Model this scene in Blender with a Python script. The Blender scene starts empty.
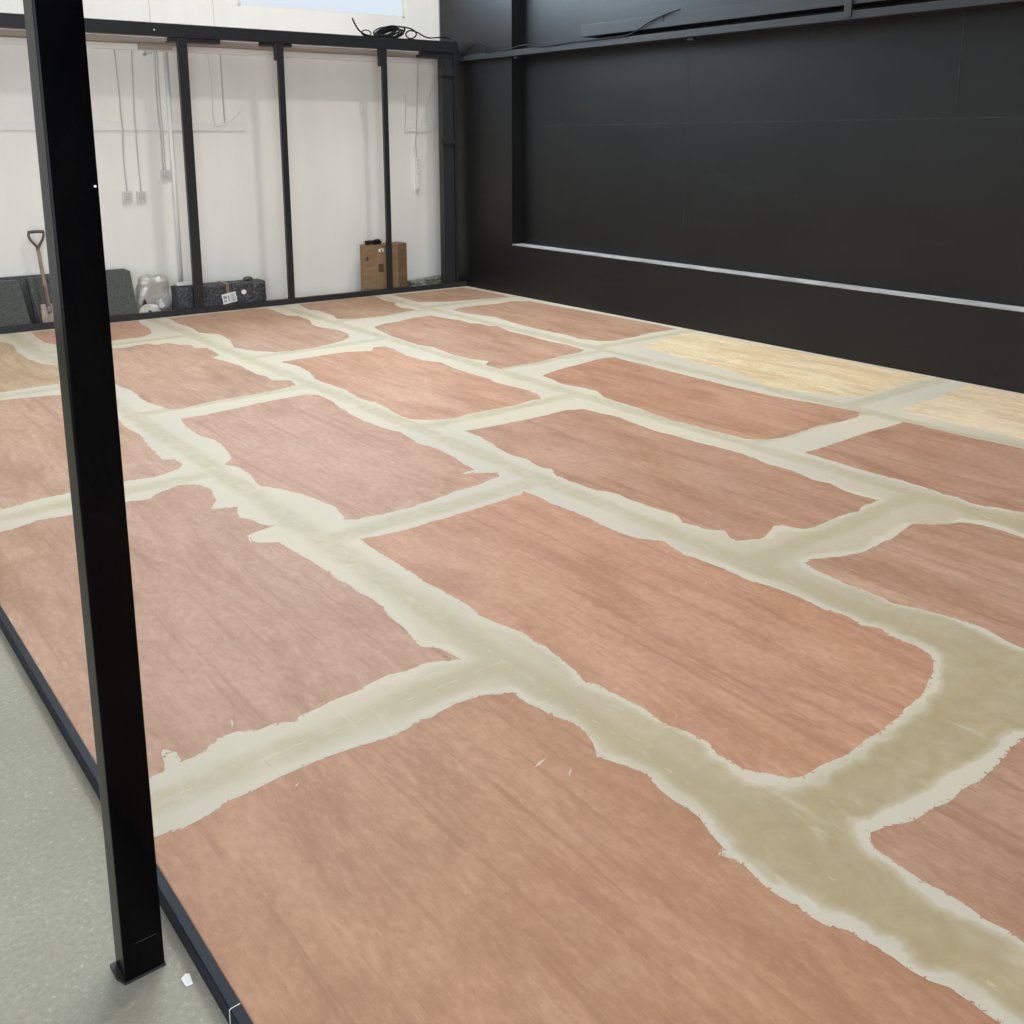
import bpy, bmesh, math, random
import numpy as np
from mathutils import Vector, Matrix, noise
from mathutils.geometry import delaunay_2d_cdt
random.seed(7)
SC = bpy.context.scene
C = SC.collection
PI = math.pi

# ------------------------------------------------------------------ camera
F_PX, YAW, PITCH, ROLL = 987.769, 0.6655413, 0.2016288, -0.0025824
PPX, PPY, H = 512.0, 341.3, 1.65            # the photograph is the lower square of a taller frame: lens shift
fw = Vector((math.sin(YAW)*math.cos(PITCH), math.cos(YAW)*math.cos(PITCH), -math.sin(PITCH)))
r0 = Vector((math.cos(YAW), -math.sin(YAW), 0)); u0 = r0.cross(fw)
cR = math.cos(ROLL)*r0 + math.sin(ROLL)*u0
cU = -math.sin(ROLL)*r0 + math.cos(ROLL)*u0
cam = bpy.data.cameras.new('camera'); co = bpy.data.objects.new('camera', cam); C.objects.link(co)
co.matrix_world = Matrix(((cR.x, cU.x, -fw.x, 0), (cR.y, cU.y, -fw.y, 0), (cR.z, cU.z, -fw.z, H), (0, 0, 0, 1)))
cam.sensor_width = 36; cam.lens = F_PX/1024*36; cam.shift_y = (PPY-512)/1024; cam.shift_x = 0
cam.clip_start = 0.05; cam.clip_end = 100
SC.camera = co

def deck_pt(x, y):                           # photograph point -> place on the deck top (z = 0)
    d = fw + (x-PPX)/F_PX*cR - (y-PPY)/F_PX*cU
    t = -H/d.z
    return (d.x*t, d.y*t)

# ------------------------------------------------------------------ place
FZ = -0.04                                   # concrete floor, deck top is z = 0
XL, XR = 0.587, 6.534                        # deck's open edge, black wall
SL = -0.0448
ANG = math.atan(SL)
O = Vector((XR, 9.1572, 0))                  # right end of the partition line
aV = Vector((math.cos(ANG), math.sin(ANG), 0)); nV = Vector((-math.sin(ANG), math.cos(ANG), 0))
def Fp(s, d, z): return O + aV*s + nV*d + Vector((0, 0, z))
def back_y(x): return O.y + (x-XR)*SL
DW = 0.5                                     # white wall stands half a metre behind the partition

# ------------------------------------------------------------------ materials
def mat(name, col=(.5,.5,.5), rough=.6, spec=.5, metal=0):
    m = bpy.data.materials.new(name); m.use_nodes = True
    b = m.node_tree.nodes['Principled BSDF']
    b.inputs['Base Color'].default_value = (*col, 1); b.inputs['Roughness'].default_value = rough
    b.inputs['Specular IOR Level'].default_value = spec; b.inputs['Metallic'].default_value = metal
    return m
class NT:
    def __init__(s, m): s.m = m; s.t = m.node_tree; s.b = s.t.nodes['Principled BSDF']; s.out = s.t.nodes['Material Output']
    def n(s, ty, **kw):
        o = s.t.nodes.new(ty)
        for k, v in kw.items():
            if k.startswith('_'): setattr(o, k[1:], v)
            else: o.inputs[k.replace('__', ' ')].default_value = v
        return o
    def l(s, a, b): s.t.links.new(a, b)
    def coord(s, scale=(1,1,1), rot=(0,0,0), kind='Object'):
        c = s.n('ShaderNodeTexCoord'); mp = s.n('ShaderNodeMapping')
        mp.inputs['Scale'].default_value = scale; mp.inputs['Rotation'].default_value = rot
        s.l(c.outputs[kind], mp.inputs['Vector']); return mp.outputs['Vector']
    def noise(s, vec, scale, detail=4, rough=.55, dist=0):
        o = s.n('ShaderNodeTexNoise', Scale=scale, Detail=detail, Roughness=rough, Distortion=dist)
        if vec is not None: s.l(vec, o.inputs['Vector'])
        return o.outputs['Fac']
    def ramp(s, fac, stops):
        o = s.n('ShaderNodeValToRGB'); e = o.color_ramp.elements
        while len(e) < len(stops): e.new(.5)
        for i, (p, c) in enumerate(stops):
            e[i].position = p; e[i].color = (*c, 1) if len(c) == 3 else c
        s.l(fac, o.inputs['Fac']); return o.outputs['Color']
    def mix(s, fac, a, b, mode='MIX'):
        o = s.n('ShaderNodeMix', _data_type='RGBA', _blend_type=mode)
        for v, k in ((fac, 0), (a, 6), (b, 7)):
            if hasattr(v, 'links'): s.l(v, o.inputs[k])
            else: o.inputs[k].default_value = v if k == 0 else (*v, 1)
        return o.outputs[2]
    def math(s, op, a, b=None, c=None):
        o = s.n('ShaderNodeMath', _operation=op)
        for i, v in enumerate((a, b, c)):
            if v is None: continue
            if hasattr(v, 'links'): s.l(v, o.inputs[i])
            else: o.inputs[i].default_value = v
        return o.outputs[0]
    def bump(s, h, strength=.2, dist=.01):
        o = s.n('ShaderNodeBump', Strength=strength, Distance=dist); s.l(h, o.inputs['Height']); s.l(o.outputs['Normal'], s.b.inputs['Normal'])
    def col(s, c): s.l(c, s.b.inputs['Base Color'])
    def rough(s, c): s.l(c, s.b.inputs['Roughness'])
G3 = lambda v: (v, v, v)

# plywood: brown face veneer, grain along the sheet; the sheet's own tint is the object colour
M_ply = mat('plywood_veneer', rough=.5, spec=.2); t = NT(M_ply)
oi = t.n('ShaderNodeObjectInfo')
def pc(sc, rot=0):                           # every sheet cut from its own veneer
    off = t.n('ShaderNodeVectorMath', _operation='MULTIPLY_ADD'); t.l(oi.outputs['Random'], off.inputs[0]); off.inputs[1].default_value = (13, 31, 5)
    t.l(t.coord(sc, (0, 0, rot)), off.inputs[2]); return off.outputs[0]
g1 = t.noise(pc((1, .30, 1), .05), 5, 8, .68, .9); g2 = t.noise(pc((1, .45, 1)), 55, 5, .7); g3 = t.noise(pc((1, .5, 1)), 1.9, 5, .6, .6)
g4 = t.noise(pc((1, .22, 1), .10), 4.2, 7, .68, 1.2); g5 = t.noise(pc((1, .5, 1)), 75, 2, .5); g6 = t.noise(pc((1, .035, 1), .03), 26, 5, .65, .2)
base = t.ramp(g1, [(.34, (.370,.205,.125)), (.5, (.440,.256,.163)), (.66, (.510,.314,.212))])
base = t.mix(t.math('MULTIPLY', t.ramp(g3, [(.40, G3(0)), (.64, G3(1))]), .50), base, (.520,.348,.250))
base = t.mix(t.math('MULTIPLY', t.ramp(g4, [(.50, G3(0)), (.66, G3(1))]), .50), base, (.300,.142,.085))
base = t.mix(t.math('MULTIPLY', t.ramp(g2, [(.46, G3(0)), (.68, G3(1))]), .36), base, (.31,.165,.098))
base = t.mix(t.math('MULTIPLY', t.ramp(g2, [(.30, G3(1)), (.48, G3(0))]), .22), base, (.62,.43,.32))
base = t.mix(t.math('MULTIPLY', t.ramp(g6, [(.54, G3(0)), (.66, G3(1))]), .42), base, (.290,.145,.086))
base = t.mix(t.math('MULTIPLY', t.ramp(g5, [(.72, G3(0)), (.78, G3(1))]), .35), base, (.24,.11,.07))
base = t.mix(1.0, base, oi.outputs['Color'], 'MULTIPLY')
t.col(base); t.rough(t.ramp(g3, [(.3, G3(.50)), (.7, G3(.62))]))
t.bump(g2, .04, .004)

# joint filler: thin feathered edge is whiter, thick middle khaki
M_fil = mat('joint_filler', rough=.6, spec=.2); t = NT(M_fil)
at = t.n('ShaderNodeAttribute', _attribute_name='edge'); se = t.n('ShaderNodeAttribute', _attribute_name='seam'); we = t.n('ShaderNodeAttribute', _attribute_name='thick')
v = t.coord(); nb = t.noise(v, 3.0, 4, .6, .6); nf = t.noise(v, 48, 5, .72, .5); ns = t.noise(v, 9, 4, .6, 1.2); nl = t.noise(v, .9, 3, .5)
# creamy skim with a yellower or whiter cast from place to place
c = t.mix(t.ramp(nl, [(.38, G3(0)), (.62, G3(1))]), (.535,.490,.400), (.585,.523,.398))
# thicker khaki stripe along the joint itself
sd = t.math('ADD', se.outputs['Fac'], t.math('MULTIPLY_ADD', nb, .10, -.05))
stripe = t.math('MULTIPLY', t.ramp(sd, [(.03, G3(1)), (.075, G3(0))]), t.ramp(ns, [(.30, G3(.25)), (.60, G3(.75))]))
c = t.mix(stripe, c, (.430,.375,.245))
# heaviest coat: khaki right out to its thin edge
e = t.math('ADD', at.outputs['Fac'], t.math('MULTIPLY_ADD', nb, .17, -.085))
hv = t.math('MULTIPLY', t.ramp(t.math('MULTIPLY', e, 5.0), [(.12, G3(0)), (.17, G3(.6)), (.27, G3(1))]), t.math('MULTIPLY_ADD', we.outputs['Fac'], 1.35, -.55))
c = t.mix(hv, c, t.mix(t.ramp(ns, [(.35, G3(0)), (.65, G3(1))]), (.330,.252,.120), (.405,.318,.178)))
st = t.noise(t.coord((1, .22, 1), (0, 0, .5)), 16, 4, .65, .5)
c = t.mix(t.math('MULTIPLY', t.ramp(st, [(.60, G3(0)), (.74, G3(1))]), .30), c, (.65,.605,.51))
st2 = t.noise(t.coord((1, .12, 1), (0, 0, -.3)), 22, 4, .7, .3)
c = t.mix(t.math('MULTIPLY', t.ramp(st2, [(.65, G3(0)), (.72, G3(1))]), .5), c, (.36,.33,.26))
ln = t.math('LESS_THAN', se.outputs['Fac'], .004)
c = t.mix(t.math('MULTIPLY', t.math('MULTIPLY', ln, t.ramp(t.noise(v, 2.0, 2), [(.5, G3(0)), (.56, G3(1))])), .35), c, (.66,.60,.47))
t.col(c); t.bump(ns, .05, .01)
tr = t.n('ShaderNodeBsdfTransparent'); mx = t.n('ShaderNodeMixShader')
rag = t.math('GREATER_THAN', t.math('ADD', at.outputs['Fac'], t.math('MULTIPLY_ADD', nf, .11, -.051)), .0)
t.l(rag, mx.inputs[0]); t.l(tr.outputs[0], mx.inputs[1]); t.l(t.b.outputs[0], mx.inputs[2]); t.l(mx.outputs[0], t.out.inputs['Surface'])

M_con = mat('concrete', rough=.75, spec=.3); t = NT(M_con); v = t.coord()
a = t.noise(v, 1.3, 4, .6); b = t.noise(v, 75, 3, .7); d = t.noise(v, 7, 4, .6)
c = t.ramp(a, [(.3, (.298,.289,.230)), (.7, (.392,.380,.312))])
c = t.mix(t.math('MULTIPLY', t.ramp(b, [(.42, G3(0)), (.68, G3(1))]), .45), c, (.25,.235,.19))
c = t.mix(t.math('MULTIPLY', t.ramp(b, [(.30, G3(1)), (.40, G3(0))]), .5), c, (.58,.57,.50))
c = t.mix(t.math('MULTIPLY', t.ramp(d, [(.58, G3(0)), (.72, G3(1))]), .22), c, (.30,.25,.195))
e2 = t.noise(v, 160, 2, .6); c = t.mix(t.math('MULTIPLY', t.ramp(e2, [(.55, G3(0)), (.70, G3(1))]), .35), c, (.20,.19,.15))
c = t.mix(t.math('MULTIPLY', t.ramp(t.noise(v, 3.2, 5, .65, .5), [(.55, G3(0)), (.70, G3(1))]), .28), c, (.31,.265,.21)); t.col(c); t.bump(b, .012, .003)

M_white = mat('white_paint', rough=.6, spec=.35); t = NT(M_white); v = t.coord((1, 1, .12))
c = t.ramp(t.noise(v, 2.5, 4, .6), [(.3, (.76,.745,.69)), (.7, (.83,.815,.765))]); t.col(c)
t.bump(t.noise(t.coord(), 30, 3), .04, .004)
M_wtrim = mat('white_gloss', (.76,.75,.71), .4)
M_black = mat('black_paint', rough=.5, spec=.43); t = NT(M_black); v = t.coord()
n1 = t.noise(v, 1.1, 4, .6); n2 = t.noise(t.coord((1, .5, 3)), 5, 5, .65)
c = t.ramp(n1, [(.3, (.0022,.0023,.0025)), (.7, (.0045,.0047,.0050))])
c = t.mix(t.math('MULTIPLY', t.ramp(t.noise(t.coord((1, 1, 1)), 22, 3), [(.74, G3(0)), (.80, G3(1))]), .22), c, (.16,.16,.155))
t.col(c); t.rough(t.ramp(n2, [(.3, G3(.38)), (.7, G3(.48))])); t.bump(n2, .08, .01)
M_scuff = mat('scuffed_joint', rough=.6); t = NT(M_scuff)
q = t.noise(t.coord(), 5, 3); t.col(t.ramp(q, [(.48, (.012,.012,.0125)), (.75, (.055,.055,.056))]))
M_steel = mat('black_steel', (.0145,.0155,.018), .36, .5)
M_steel2 = mat('black_steel_satin', (.020,.021,.023), .48, .4)
M_post = mat('black_gloss_steel', rough=.3, spec=.06); t = NT(M_post)
q = t.noise(t.coord((1, 1, .4)), 9, 4); t.col(t.ramp(q, [(.4, (.0012,.0012,.0015)), (.7, (.0022,.002,.002))])); t.rough(t.ramp(q, [(.3, G3(.16)), (.7, G3(.26))]))
M_postedge = mat('edge_trim_steel', (.009,.013,.020), .5, .15)
M_ledge = mat('bare_ledge', rough=.8); t = NT(M_ledge)
q = t.noise(t.coord((1, .6, 1)), 10, 4); t.col(t.ramp(q, [(.35, (.27,.27,.265)), (.62, (.40,.40,.39))]))
M_timber = mat('brown_timber', rough=.7); t = NT(M_timber)
q = t.noise(t.coord((.25, 1, 6)), 6, 5); t.col(t.ramp(q, [(.35, (.33,.275,.235)), (.65, (.46,.40,.35))]))
M_blkply = mat('black_plate', (.010,.010,.011), .55)
M_rubber = mat('black_cable_sheath', (.008,.008,.009), .6, .15)
M_wcable = mat('grey_white_cable', (.50,.49,.47), .5)
M_card = mat('cardboard', rough=.8, spec=.2); t = NT(M_card)
q = t.noise(t.coord((1, 1, 4)), 6, 4); t.col(t.ramp(q, [(.35, (.205,.130,.069)), (.65, (.258,.166,.090))]))
M_tape = mat('brown_tape', (.23,.15,.075), .35)
M_ink = mat('dark_print', (.075,.038,.022), .8)
M_ink2 = mat('faded_print', (.17,.11,.06), .8)
M_paper = mat('white_paper', (.78,.77,.76), .7)
M_greyprint = mat('grey_print', (.30,.29,.29), .8)
M_felt = mat('grey_felt', rough=.95, spec=.1); t = NT(M_felt)
q = t.noise(t.coord(), 55, 4, .7); q2 = t.noise(t.coord((1, 1, 6)), 9, 3)
c = t.ramp(q, [(.35, (.058,.062,.056)), (.68, (.118,.123,.111))]); c = t.mix(t.math('MULTIPLY', q2, .25), c, (.09,.095,.09)); t.col(c); t.bump(q, .3, .004)
M_felt2 = mat('pale_felt_edge', (.20,.205,.20), .95, .1)
M_speck = mat('black_speckled_foam', rough=.8); t = NT(M_speck)
vo = t.n('ShaderNodeTexVoronoi', Scale=26.0); t.l(t.coord(), vo.inputs['Vector'])
q = t.noise(t.coord(), 38, 4, .7)
c = t.ramp(q, [(.38, (.018,.019,.021)), (.55, (.055,.058,.062)), (.72, (.19,.195,.20))])
c = t.mix(t.math('MULTIPLY', t.ramp(vo.outputs['Distance'], [(.0, G3(1)), (.25, G3(0))]), .35), c, (.22,.22,.22)); t.col(c)
M_wood = mat('worn_ash_wood', rough=.6); t = NT(M_wood)
q = t.noise(t.coord((20, 20, 1.5)), 3, 4); t.col(t.ramp(q, [(.3, (.20,.145,.10)), (.7, (.32,.25,.185))]))
M_handle = mat('dark_brown_handle', (.085,.055,.045), .5)
M_socketsteel = mat('dark_steel_socket', (.11,.075,.065), .5)
M_rust = mat('rusty_blade', rough=.65); t = NT(M_rust)
q = t.noise(t.coord(), 14, 5, .7); t.col(t.ramp(q, [(.35, (.27,.20,.15)), (.65, (.42,.36,.30))]))
M_mixed = mat('mottled_green_board', rough=.5); t = NT(M_mixed)
q = t.noise(t.coord((1, 2, 2)), 16, 4, .7); t.col(t.ramp(q, [(.38, (.045,.05,.038)), (.52, (.17,.18,.145)), (.68, (.42,.42,.38))]))
M_foamgrey = mat('grey_green_wrap', (.30,.315,.28), .3)
M_socket = mat('socket_plate', (.60,.585,.56), .4)
M_socketdark = mat('socket_insert', (.47,.455,.44), .4)
M_dot = mat('bare_screw_head', (.8,.8,.8), .3)
M_felttan = mat('dull_white_tube', (.68,.68,.65), .5)
def emit(name, col, st):
    m = mat(name, (0,0,0)); b = m.node_tree.nodes['Principled BSDF']
    b.inputs['Emission Color'].default_value = (*col, 1); b.inputs['Emission Strength'].default_value = st; return m
M_day = emit('daylit_pane', (.80,.90,1.0), .92)
M_glow = emit('added_glow_pane', (.68,.85,1.0), 19.0)
M_film = bpy.data.materials.new('clear_polythene'); M_film.use_nodes = True
t = NT(M_film); t.t.nodes.remove(t.b)
trn = t.n('ShaderNodeBsdfTransparent', Color=(.86,.86,.83,1)); dif = t.n('ShaderNodeBsdfDiffuse', Color=(.62,.61,.56,1)); gl = t.n('ShaderNodeBsdfGlossy', Roughness=.2)
q = t.noise(t.coord(), 11, 4, .6, .8); m1 = t.n('ShaderNodeMixShader'); m2 = t.n('ShaderNodeMixShader')
t.l(t.math('MULTIPLY_ADD', q, .75, .12), m1.inputs[0]); t.l(trn.outputs[0], m1.inputs[1]); t.l(dif.outputs[0], m1.inputs[2])
m2.inputs[0].default_value = .06; t.l(m1.outputs[0], m2.inputs[1]); t.l(gl.outputs[0], m2.inputs[2]); t.l(m2.outputs[0], t.out.inputs['Surface'])

# ------------------------------------------------------------------ mesh helpers
class MB:
    def __init__(s): s.bm = bmesh.new()
    def box(s, x0, x1, y0, y1, z0, z1, bev=0, mtx=None):
        b = bmesh.new(); bmesh.ops.create_cube(b, size=1)
        bmesh.ops.transform(b, matrix=Matrix.Translation(((x0+x1)/2, (y0+y1)/2, (z0+z1)/2)) @ Matrix.Diagonal((x1-x0, y1-y0, z1-z0, 1)), verts=b.verts)
        if bev: bmesh.ops.bevel(b, geom=b.edges[:], offset=bev, segments=2, profile=.7, affect='EDGES')
        if mtx: bmesh.ops.transform(b, matrix=mtx, verts=b.verts)
        s.add(b); return s
    def add(s, b):
        me = bpy.data.meshes.new('t'); b.to_mesh(me); b.free(); s.bm.from_mesh(me); bpy.data.meshes.remove(me)
    def cyl(s, p0, p1, r0, r1=None, seg=20):
        p0, p1 = Vector(p0), Vector(p1); r1 = r0 if r1 is None else r1
        b = bmesh.new(); bmesh.ops.create_cone(b, cap_ends=True, segments=seg, radius1=r0, radius2=r1, depth=(p1-p0).length)
        q = Vector((0, 0, 1)).rotation_difference(p1-p0)
        bmesh.ops.transform(b, matrix=Matrix.Translation((p0+p1)/2) @ q.to_matrix().to_4x4(), verts=b.verts); s.add(b); return s
    def tube(s, pts, r, seg=8, smooth=6, radii=None):
        P = [Vector(p) for p in pts]
        if smooth and len(P) > 2:
            Q = []; R = []
            for i in range(len(P)-1):
                a, b, c, d = P[max(i-1, 0)], P[i], P[i+1], P[min(i+2, len(P)-1)]
                for k in range(smooth):
                    u = k/smooth
                    Q.append(.5*((2*b)+(c-a)*u+(2*a-5*b+4*c-d)*u*u+(3*b-a-3*c+d)*u**3))
                    if radii: R.append(radii[i]*(1-u)+radii[i+1]*u)
            Q.append(P[-1]); P = Q
            if radii: radii = R+[radii[-1]]
        rings = []; up = None
        for i, p in enumerate(P):
            tg = (P[min(i+1, len(P)-1)]-P[max(i-1, 0)]).normalized()
            if up is None: up = tg.orthogonal().normalized()
            up = (up-tg*up.dot(tg)); up = up.normalized() if up.length > 1e-6 else tg.orthogonal().normalized()
            w = tg.cross(up); rr = radii[i] if radii else r
            rings.append([s.bm.verts.new(p+rr*(math.cos(2*PI*k/seg)*up+math.sin(2*PI*k/seg)*w)) for k in range(seg)])
        for A, B in zip(rings, rings[1:]):
            for k in range(seg): s.bm.faces.new((A[k], A[(k+1) % seg], B[(k+1) % seg], B[k]))
        s.bm.faces.new(rings[0][::-1]); s.bm.faces.new(rings[-1]); return s
    def prism(s, poly, z0, z1, fn=None):     # outline in two axes, thickness along the third; fn maps (a, b, c) to a point
        fn = fn or (lambda a, b, c: (a, b, c))
        A = [s.bm.verts.new(fn(p[0], p[1], z0)) for p in poly]; B = [s.bm.verts.new(fn(p[0], p[1], z1)) for p in poly]
        n = len(poly); s.bm.faces.new(A[::-1]); s.bm.faces.new(B)
        for i in range(n): s.bm.faces.new((A[i], A[(i+1) % n], B[(i+1) % n], B[i]))
        return s
    def build(s, name, m, parent=None, smooth=False):
        bmesh.ops.recalc_face_normals(s.bm, faces=s.bm.faces)
        me = bpy.data.meshes.new(name); s.bm.to_mesh(me); s.bm.free()
        for f in me.polygons: f.use_smooth = smooth
        me.materials.append(m)
        o = bpy.data.objects.new(name, me); C.objects.link(o)
        if parent: o.parent = parent
        return o
def tag(o, label=None, cat=None, group=None, kind=None):
    for k, v in (('label', label), ('category', cat), ('group', group), ('kind', kind)):
        if v: o[k] = v
    return o
def at(o, s, d, z, rz=0):
    o.location = Fp(s, d, z); o.rotation_euler = (0, 0, ANG+rz); return o
def thing(name, label, cat, s, d, z, group=None, rz=0):
    o = bpy.data.objects.new(name, None); o.empty_display_size = .1; C.objects.link(o)
    return tag(at(o, s, d, z, rz), label, cat, group)

# ------------------------------------------------------------------ the setting
def struct(o): return tag(o, kind='structure')
struct(MB().box(-6, 7.2, -6, 11, FZ-.1, FZ).build('floor', M_con))
HC = 8.0
m = MB()                                     # white back wall with a window opening above the partition rail
WS0, WS1, WZ0, WZ1 = -2.35, -.442, 2.958, 3.35; WY0, WY1, WV0 = 3.42, 5.6, -3.9
for b in ((-13, WV0, DW, DW+.25, FZ, HC), (WS1, -.01, DW, DW+.25, FZ, HC), (WS0, WS1, DW, DW+.25, FZ, WZ0), (WS0, WS1, DW, DW+.25, WZ1, WY0), (WV0, WS1, DW, DW+.25, WY1, HC), (WV0, WS0, DW, DW+.25, FZ, WY0)): m.box(*b)
struct(at(m.build('wall_back', M_white), 0, 0, 0))
wb = bpy.data.objects['wall_back']
for s_ in (-3.215, -2.60): MB().box(s_, s_+.005, DW-.0012, DW, 2.63, 3.40).build('panel_joint', M_socketdark, wb)
w = struct(at(MB().box(WS0, WS1, DW+.03, DW+.05, WZ0, WZ1).build('window_1', M_day), 0, 0, 0))
w2 = struct(at(MB().box(WV0, WS1, DW+.075, DW+.09, WY0, WY1).build('fill_window', M_glow), 0, 0, 0))  # unseen glowing pane, added to give the black wall its bluish sheen
m = MB(); m.box(WV0, WS1, DW+.045, DW+.074, WY0, WY0+.04)
for s_ in (-1.5, -2.5): m.box(s_, s_+.04, DW+.045, DW+.074, WY0, WY1)
m.build('window_frame', M_wtrim, w2)  # frame around the added glowing pane
m = MB(); fwid = .035
for b in ((WS0, WS0+fwid, WZ0, WZ1), (WS1-fwid, WS1, WZ0, WZ1), (WS0, WS1, WZ0, WZ0+.022), (WS0, WS1, WZ1-fwid, WZ1)): m.box(b[0], b[1], DW+.004, DW+.029, b[2], b[3])
m.build('window_frame', M_wtrim, w)
# black wall: plinth and far pier stand proud of the recessed panels
RC = .137; PY = 8.317; LZ = .551
m = MB()
m.box(XR, 7.2, -6, 9.62, FZ, LZ-.012); m.box(XR, 7.2, PY, 9.62, LZ-.012, HC); m.box(XR+RC, 7.2, -6, PY, LZ-.012, HC)
wr = struct(m.build('wall_right', M_black))
MB().box(XR-.002, XR+RC, -6, PY, LZ-.012, LZ, .002).build('wall_ledge', M_ledge, wr)
m = MB()
xp = XR+RC
m.box(xp-.0015, xp, 6.01, 6.015, .85, 2.5).box(xp-.0015, xp, 3.573, 3.578, 1.87, 2.5)
m.box(xp-.0015, xp, -3, 8.2, 1.782, 1.787)
m.build('panel_joint', M_scuff, wr)
struct(MB().box(-6.2, -6, -6, 11, FZ, HC).build('wall_left', M_white))
struct(MB().box(-6, 7.2, -6.2, -6, FZ, HC).build('wall_front', M_black))
struct(MB().box(-6.2, 7.2, -6.2, 11, HC, HC+.1).build('ceiling', mat('grey_roof_sheet', (.35,.36,.37), .6)))

# ------------------------------------------------------------------ plywood deck
ROWX = [XL, 1.778, 2.99, 4.24, 5.34, XR]
JY = [[2.31, 4.68, 7.03], [1.28, 3.56, 6.02, 8.30], [2.30, 4.70, 7.11], [.92, 3.30, 5.60, 8.10], [1.0, 3.42, 5.72, 8.22]]
DY0 = -1.2
P = {}
P['A0'] = [(.587,2.35,0),(153.7,840),(180,829),(205,817),(230,800),(256,789.5),(281,777),(301,768),(331,756),(351,750),(371,742),(396,735),(411,727),(431,717),(456,704),(468,700),(486,695),(512,693),(527,704),(549.5,715),(567,721),(584,732),(592,744),(598,756),(632,768),(647,775.5),(662,793),(674,802),(687,807),(699,818),(712,833),(724,848),(718,855),(732,859),(744,867),(757,879),(768,888),(783,898),(800.5,908),(803,913),(828,927),(848,930.5),(868,942),(893,958),(908,969),(930,980.5),(948,988),(968,1000),(983,1012),(998,1024),(1.66,.4,0),(1.69,-.2,0),(1.68,-1.16,0),(.587,-1.18,0)]
P['A1'] = [(.587,4.56,0),(0,532),(15,529),(37,521),(72,515),(127,502),(150,499),(160,492.5),(180,485),(200,485),(210,489),(216,500),(211,509),(225,508),(236,507),(240,518),(250,519),(262,525),(273,526),(254,533),(247,536),(254,542.5),(278,543),(287,547),(293,551),(311,561),(331,575),(356,590),(373.5,600),(383,610),(393,620),(403,627),(416,642),(421,647),(436,647.5),(446,652),(460,659),(441,661),(426,664),(406,670),(386,675),(368,686),(343,696),(318,707.5),(296,717.5),(297,721),(276,724),(260,728),(237,732),(220,737.5),(207,750),(195,757),(182,761.5),(176,753),(163.5,749),(161.5,753),(165.6,763.6),(163.6,772),(149,777),(.587,2.49,0)]
P['A2'] = [(.587,6.93,0),(0,400.5),(25,398),(60,395),(88,391),(102,396),(119,420),(122,424),(130,430),(140,435),(147,445),(155,452),(162,460),(175,459.5),(182,464),(179,469),(165,474),(150,477.5),(125,481),(70,492.5),(37,500),(0,510),(.587,4.80,0)]
P['A3'] = [(.587,7.11,0),(0,392.5),(59,384),(58,366),(42,364),(30,360),(18,353),(13,345),(0,341.5),(.587,9.30,0)]
P['B4'] = [(31,332.2),(36,337),(44,342),(57,345.5),(80,344),(112,341),(125,339),(141,337.5),(150.6,334),(151.5,330.6),(147,327),(140.6,324),(138,320.6),(110,323.8),(57,329.6)]
P['B3'] = [(84,351),(112,348),(125,348),(135,345.6),(146,344),(156,345),(167.5,343),(180,345),(190,345),(195,348),(207.5,348),(215,352),(219,355.6),(212,358),(225,361),(240,366),(256,374),(265,376),(272,380.6),(290,380.6),(296,385),(281,389),(256,394),(225,399),(200,404),(180,409),(167.5,409),(155,405),(142,399),(137,394),(130,390),(117,385),(100,372)]
P['B2'] = [(180,419),(200,416),(225,411),(256,404),(281,399),(306,394.5),(318,395),(331,401),(343.5,410),(361,420),(381,427.5),(401,432.5),(418.5,444),(438.5,449),(451,456),(463.5,464),(475,470),(461,474),(497,472.5),(498.5,476),(481,484),(456,491),(431,501),(406,509),(381,514),(356,519),(343.5,520),(342,515),(336,507.5),(321,501),(301,494),(281,489),(261,486),(256,482),(250,474),(240,467.5),(225,465),(232,457.5),(225,447.5),(215,440),(200,435),(187,427.5)]
P['B1'] = [(361,539),(381,536),(406,530),(431,522.5),(456,515),(481,507.5),(506,500),(512,496.5),(522,495),(524.5,491),(534.5,495),(549.5,502),(567,510),(584.5,516),(599.5,524),(619.5,533),(639.5,539),(662,541),(674.5,549),(684.5,555),(702,561),(724.5,569),(742,577.5),(768,586),(790.5,594),(808,601),(825.5,610),(848,616),(860.5,625),(883,629),(888,636),(905.5,642.5),(923,650),(932,656),(934,667.5),(929,680),(923,692.5),(910.5,705),(893,722.5),(880.5,731),(863,744),(845.5,755),(818,768),(805,775.5),(790,779),(768,773),(757,772),(742,768),(717,755),(709,742),(687,732.5),(672,726),(652,715),(637,704),(609.5,692.5),(599.5,685),(584.5,680),(569.5,666),(552,651),(532,640),(522,632.5),(512,629),(496,622.5),(481,616),(468.5,606),(446,592.5),(426,582.5),(416,575),(401,566),(381,554),(368.5,546)]
P['B0'] = [(870.5,833),(888,827),(913,819),(928,813),(948,803),(960.5,792),(978,779),(995.5,768),(1008,752.5),(1024,737.5),(2.76,.9,0),(2.88,.4,0),(2.89,-1.08,0),(1.86,-1.08,0),(1.88,.3,0),(1024,942),(1008,930.5),(988,919),(968,907),(943,892),(928,883),(908,872),(893,860.5),(878,849),(872,843)]
P['C4'] = [(169,318.5),(180,324),(190,327),(199,332.5),(220,334.5),(230,340),(234,347.5),(256,351),(275,352),(293.5,350.6),(312,348),(331,344),(343.5,340.6),(349,337),(348,334),(341,331),(331,329),(321,327.5),(312,325),(310,320.6),(298.5,316),(287,315.6),(278.5,312.5),(267,308),(256,308.6),(200,314.8)]
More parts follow.
